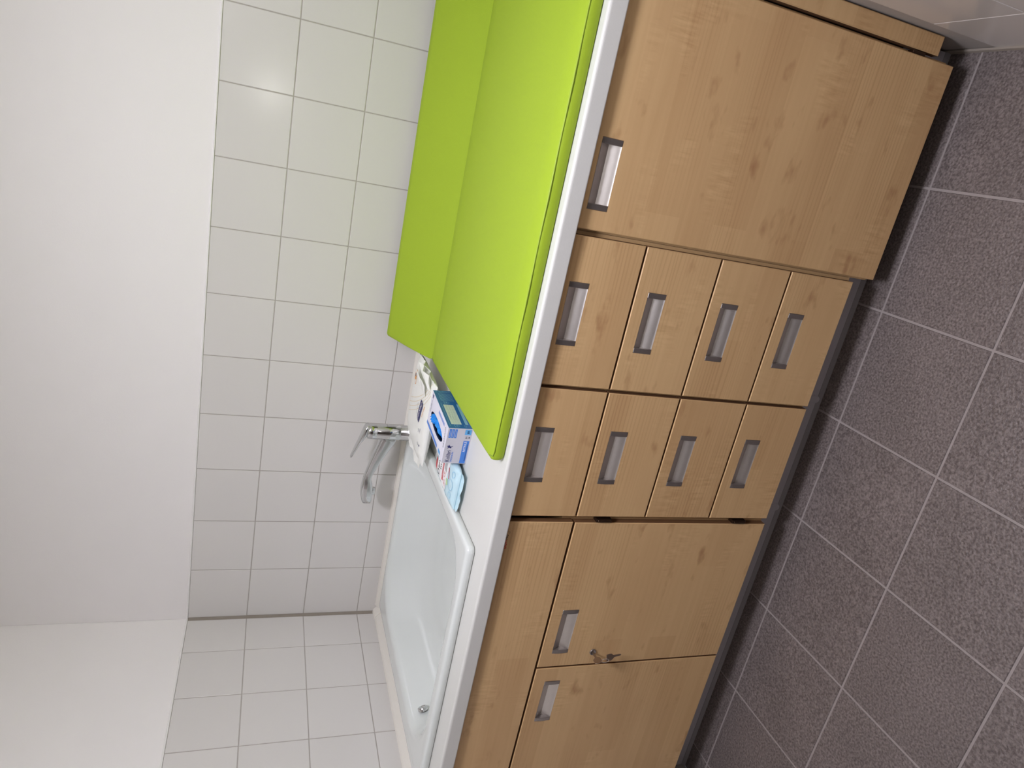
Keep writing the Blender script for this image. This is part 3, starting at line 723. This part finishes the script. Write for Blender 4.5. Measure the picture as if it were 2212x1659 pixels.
# ------------------------------------------------------------------ soft packs
def pack(root, name, hx, hy, H, mat, z0=0.0, p=3.2, wr=.0012, nx=44, ny=36, seed=0, tilt=0.0):
    """pillow pack; returns height function"""
    def h(x, y):
        u, v = min(1, abs(x)/hx), min(1, abs(y)/hy)
        e = (max(0, 1-u**p)*max(0, 1-v**p))**.42
        wz = wr*(math.sin(x*140+seed+y*35)*.5+math.sin(y*120-x*60+seed*2)*.5)*(.3+u**2+v**2)
        wz += wr*2.2*math.sin(y*170+seed)*u**6+wr*1.5*math.sin(x*190+seed)*v**6
        return z0+H*.5+(H*.5)*e+wz*e+tilt*x
    v = []; f = []
    for i in range(ny+1):
        for j in range(nx+1):
            q = lambda t: math.copysign(1-(1-abs(t))**1.7, t)
            x, y = hx*q(-1+2*j/nx), hy*q(-1+2*i/ny); v.append((x, y, h(x, y)))
    k = len(v)
    for i in range(ny+1):
        for j in range(nx+1):
            x, y, z = v[i*(nx+1)+j]; u, w_ = abs(x)/hx, abs(y)/hy
            e = (max(0, 1-u**4)*max(0, 1-w_**4))**.5; v.append((x, y, z0+tilt*x+H*.5*(1-e)))
    a = lambda i, j: i*(nx+1)+j
    for i in range(ny):
        for j in range(nx):
            f.append([a(i, j), a(i, j+1), a(i+1, j+1), a(i+1, j)]); f.append([k+a(i, j), k+a(i+1, j), k+a(i+1, j+1), k+a(i, j+1)])
    link(name, fix(mesh(name, v, f, [mat], smooth=True)), root)
    return h
def fin(root, pts_in, out, mat, z, amp, seed, name='crimped_end', saw=.002):
    """ruffled sealed end: strip from the polyline pts_in outwards"""
    rr = random.Random(seed); v = []; f = []; n = len(pts_in)
    for i, (x, y) in enumerate(pts_in):
        for r_ in range(4):
            t = r_/3; wob = amp*t*(math.sin(i*.8+seed+t*1.4)*.6+math.sin(i*1.7+seed*3)*.25)+rr.uniform(-1, 1)*amp*.12*t
            ex = saw*(rr.uniform(-.5, .5)+1.2*math.sin(i*.55+seed)) if r_ == 3 else 0
            v.append((x+out[0]*t+(ex if out[0] else 0), y+out[1]*t+(ex if out[1] else 0), z+out[2]*t+wob))
    for i in range(n-1):
        for r_ in range(3): f.append([i*4+r_, i*4+r_+1, (i+1)*4+r_+1, (i+1)*4+r_])
    me = mesh(name, v, f, [mat]); o = link(name, me, root)
    md = o.modifiers.new('thick', 'SOLIDIFY'); md.thickness = .0006; return o
class Soft:
    def __init__(s, root, h, hx=1, hy=1): s.r = root; s.h = h
    def _p(s, me, a, b, ang, lift):
        c, q = math.cos(ang), math.sin(ang)
        for v in me.vertices:
            x, y = a+v.co.x*c-v.co.y*q, b+v.co.x*q+v.co.y*c; v.co = (x, y, s.h(x, y)+lift)
        me.update(); return me
    def text(s, t, a, b, size, mat, ang=0, lift=.0014):
        me = text_me(t, size, mat); bm = bmesh.new(); bm.from_mesh(me); bmesh.ops.subdivide_edges(bm, edges=[e for e in bm.edges if e.calc_length() > .004], cuts=2); bmesh.ops.triangulate(bm, faces=bm.faces); bm.to_mesh(me); bm.free()
        return link('lettering', s._p(me, a, b, ang, lift), s.r)
    def patch(s, name, a, b, w_, h_, mat, ang=0, r=0, lift=.0009, n=10):
        # grid patch so that it follows the surface
        v = []; f = []
        for i in range(n+1):
            for j in range(n+1): v.append((w_*(j/n-.5), h_*(i/n-.5), 0))
        for i in range(n):
            for j in range(n): 
                if r and i in (0, n-1) and j in (0, n-1): 
                    q = [i*(n+1)+j, i*(n+1)+j+1, (i+1)*(n+1)+j+1, (i+1)*(n+1)+j]
                    drop = {(0, 0): 0, (0, n-1): 1, (n-1, n-1): 2, (n-1, 0): 3}[(i, j)]; q.pop(drop); f.append(q); continue
                f.append([i*(n+1)+j, i*(n+1)+j+1, (i+1)*(n+1)+j+1, (i+1)*(n+1)+j])
        return link(name, s._p(mesh(name, v, f, [mat]), a, b, ang, lift), s.r)
    def curve(s, name, pts, t, mat, lift=.0009, closed=False):
        v = []; f = []; n = len(pts)
        for i in range(n):
            a = Vector(pts[(i-1) % n] if closed or i else pts[0]); b = Vector(pts[(i+1) % n] if closed or i < n-1 else pts[-1])
            d = (b-a).normalized(); nn = Vector((-d.y, d.x))*t/2; c = Vector(pts[i]); v += [(c+nn).to_3d(), (c-nn).to_3d()]
        for i in range(n if closed else n-1): j = (i+1) % n; f.append([2*i, 2*i+1, 2*j+1, 2*j])
        return link(name, s._p(mesh(name, v, f, [mat]), 0, 0, 0, lift), s.r)
    def ring(s, name, a, b, r, t, mat, lift=.0009): return s.curve(name, [(a+r*math.cos(q*math.pi/14), b+r*math.sin(q*math.pi/14)) for q in range(28)], t, mat, lift, True)
# white tissue pack
tp = empty('tissue_pack', (.990, -.272, BZ+.0015)); tp.rotation_euler = (0, math.radians(0), math.radians(-3)); tag(tp, 'white tissue pack with a navy label lying between tap and glove box', 'pack')
TH_ = pack(tp, 'pouch', .132, .131, .041, 'film', seed=1.1, wr=.0011)
S1 = Soft(tp, TH_)
fin(tp, [(-.128, -.10+.2*i/18) for i in range(19)], (-.030, 0, .004), 'film', .020, .004, 2.0)
fin(tp, [(.126, -.105+.21*i/20) for i in range(21)], (.020, 0, .012), 'film', .022, .007, 5.0)
def loose(root, pts, mat, name='opening_flap'):
    v = [Vector(q) for q in pts]; n = len(v)//2; f = [[2*i, 2*i+2, 2*i+3, 2*i+1] for i in range(n-1)]
    o = link(name, mesh(name, v, f, [mat]), root); md = o.modifiers.new('thick', 'SOLIDIFY'); md.thickness = .0006; return o
loose(tp, [(.078, -.085, .041), (.110, -.080, .046), (.085, -.060, .043), (.122, -.050, .054), (.080, -.035, .044), (.112, -.028, .050), (.088, -.010, .044), (.128, -.002, .058), (.078, .018, .044), (.118, .026, .052), (.086, .045, .043), (.112, .052, .049)], 'film')
loose(tp, [(.100, -.105, .030), (.132, -.100, .042), (.108, -.080, .038), (.142, -.070, .036), (.112, -.055, .040), (.140, -.035, .048), (.118, -.020, .042), (.145, .000, .038), (.118, .020, .042), (.138, .040, .046)], 'film')
la = math.radians(-10)
S1.patch('brand_label', .019, -.058, .068, .030, 'navy', la, 1)
S1.text('Mikrolac', -.0110, -.0560, .0160, 'white', la)
S1.text('Tissues', .010, -.0900, .0140, 'orange', la)
S1.curve('animal_emblem', [(-.004, -.034), (-.002, -.024), (.006, -.022), (.012, -.025), (.020, -.024), (.024, -.018), (.030, -.024), (.026, -.032)], .0012, 'navy')
for k in range(4):
    P0, P1, P2 = Vector((.128-.010*k, -.098-.006*k)), Vector((.062-.010*k, -.082-.004*k)), Vector((-.012-.014*k, .114-.005*k))
    S1.curve('printed_arc', [tuple(P0*(1-t)**2+P1*2*t*(1-t)+P2*t*t) for t in [q/24 for q in range(25)]], .0013, 'tan')
S1.ring('round_emblem', .079, .080, .0115, .008, 'orange'); S1.ring('round_emblem', .079, .080, .0040, .003, 'navy')
S1.curve('drop_emblem', [(.054, .066), (.062, .072), (.073, .068), (.070, .057), (.058, .056), (.054, .066)], .0030, 'orange')
S1.text('soft', -.042, -.080, .0085, 'navy', la); S1.text('clean', -.040, -.092, .0085, 'navy', la)
S1.ring('round_mark', -.075, -.088, .0040, .0014, 'greyprint'); S1.patch('printed_mark', -.076, -.101, .006, .005, 'navy', 0)
# light blue wipes pack
wp = empty('wipes_pack', (.9400, -.5760, ZC+.0012)); wp.rotation_euler = (0, 0, math.radians(-4)); tag(wp, 'light blue wet wipes pack printed with bubbles beside the basin', 'pack')
WH_ = pack(wp, 'pouch', .0565, .108, .0315, 'filmblue', seed=3.0, wr=.0008, p=3.6)
S2 = Soft(wp, WH_)
fin(wp, [(-.054+.108*i/14, -.103) for i in range(15)], (0, -.018, -.004), 'filmblue', .014, .0035, 7.0)
fin(wp, [(-.054+.108*i/14, .104) for i in range(15)], (0, .014, .002), 'filmblue', .015, .003, 9.0)
S2.patch('printed_panel', .004, .010, .094, .110, 'white', 0, 1, .0006)
S2.patch('red_tag', -.026, .080, .034, .030, 'red', math.radians(18), 1)
S2.text('Den\u2020', -.034, .038, .0260, 'black', math.radians(12)) if False else S2.text('Dent', -.037, .030, .0250, 'black', math.radians(14))
S2.text('m', -.010, .014, .0230, 'black', math.radians(14))
S2.patch('red_bar', .000, .000, .058, .0125, 'red', math.radians(14)); S2.patch('printed_line', .002, .000, .044, .0022, 'white', math.radians(14), 0, .0014)
S2.text('60 TT', -.026, -.034, .0140, 'red', math.radians(14)); S2.curve('red_outline', [(-.029, -.038), (.008, -.029), (.006, -.018), (-.031, -.027)], .0010, 'red', closed=True)
for q in range(3): S2.patch('printed_line', .026, -.012-.008*q, .030, .0028, 'greyprint', math.radians(14), 0, .0012)
S2.patch('leaf_print', -.006, -.050, .018, .012, 'leaf', math.radians(30), 1); S2.patch('red_bar', .022, -.053, .030, .0045, 'red', math.radians(30))
for (a, b, r) in ((.003, -.078, .0155), (-.026, -.083, .0085), (.036, -.083, .0080), (-.046, .050, .007), (-.044, -.050, .005)): S2.ring('bubble_print', a, b, r, .0016, 'ring', .0012)
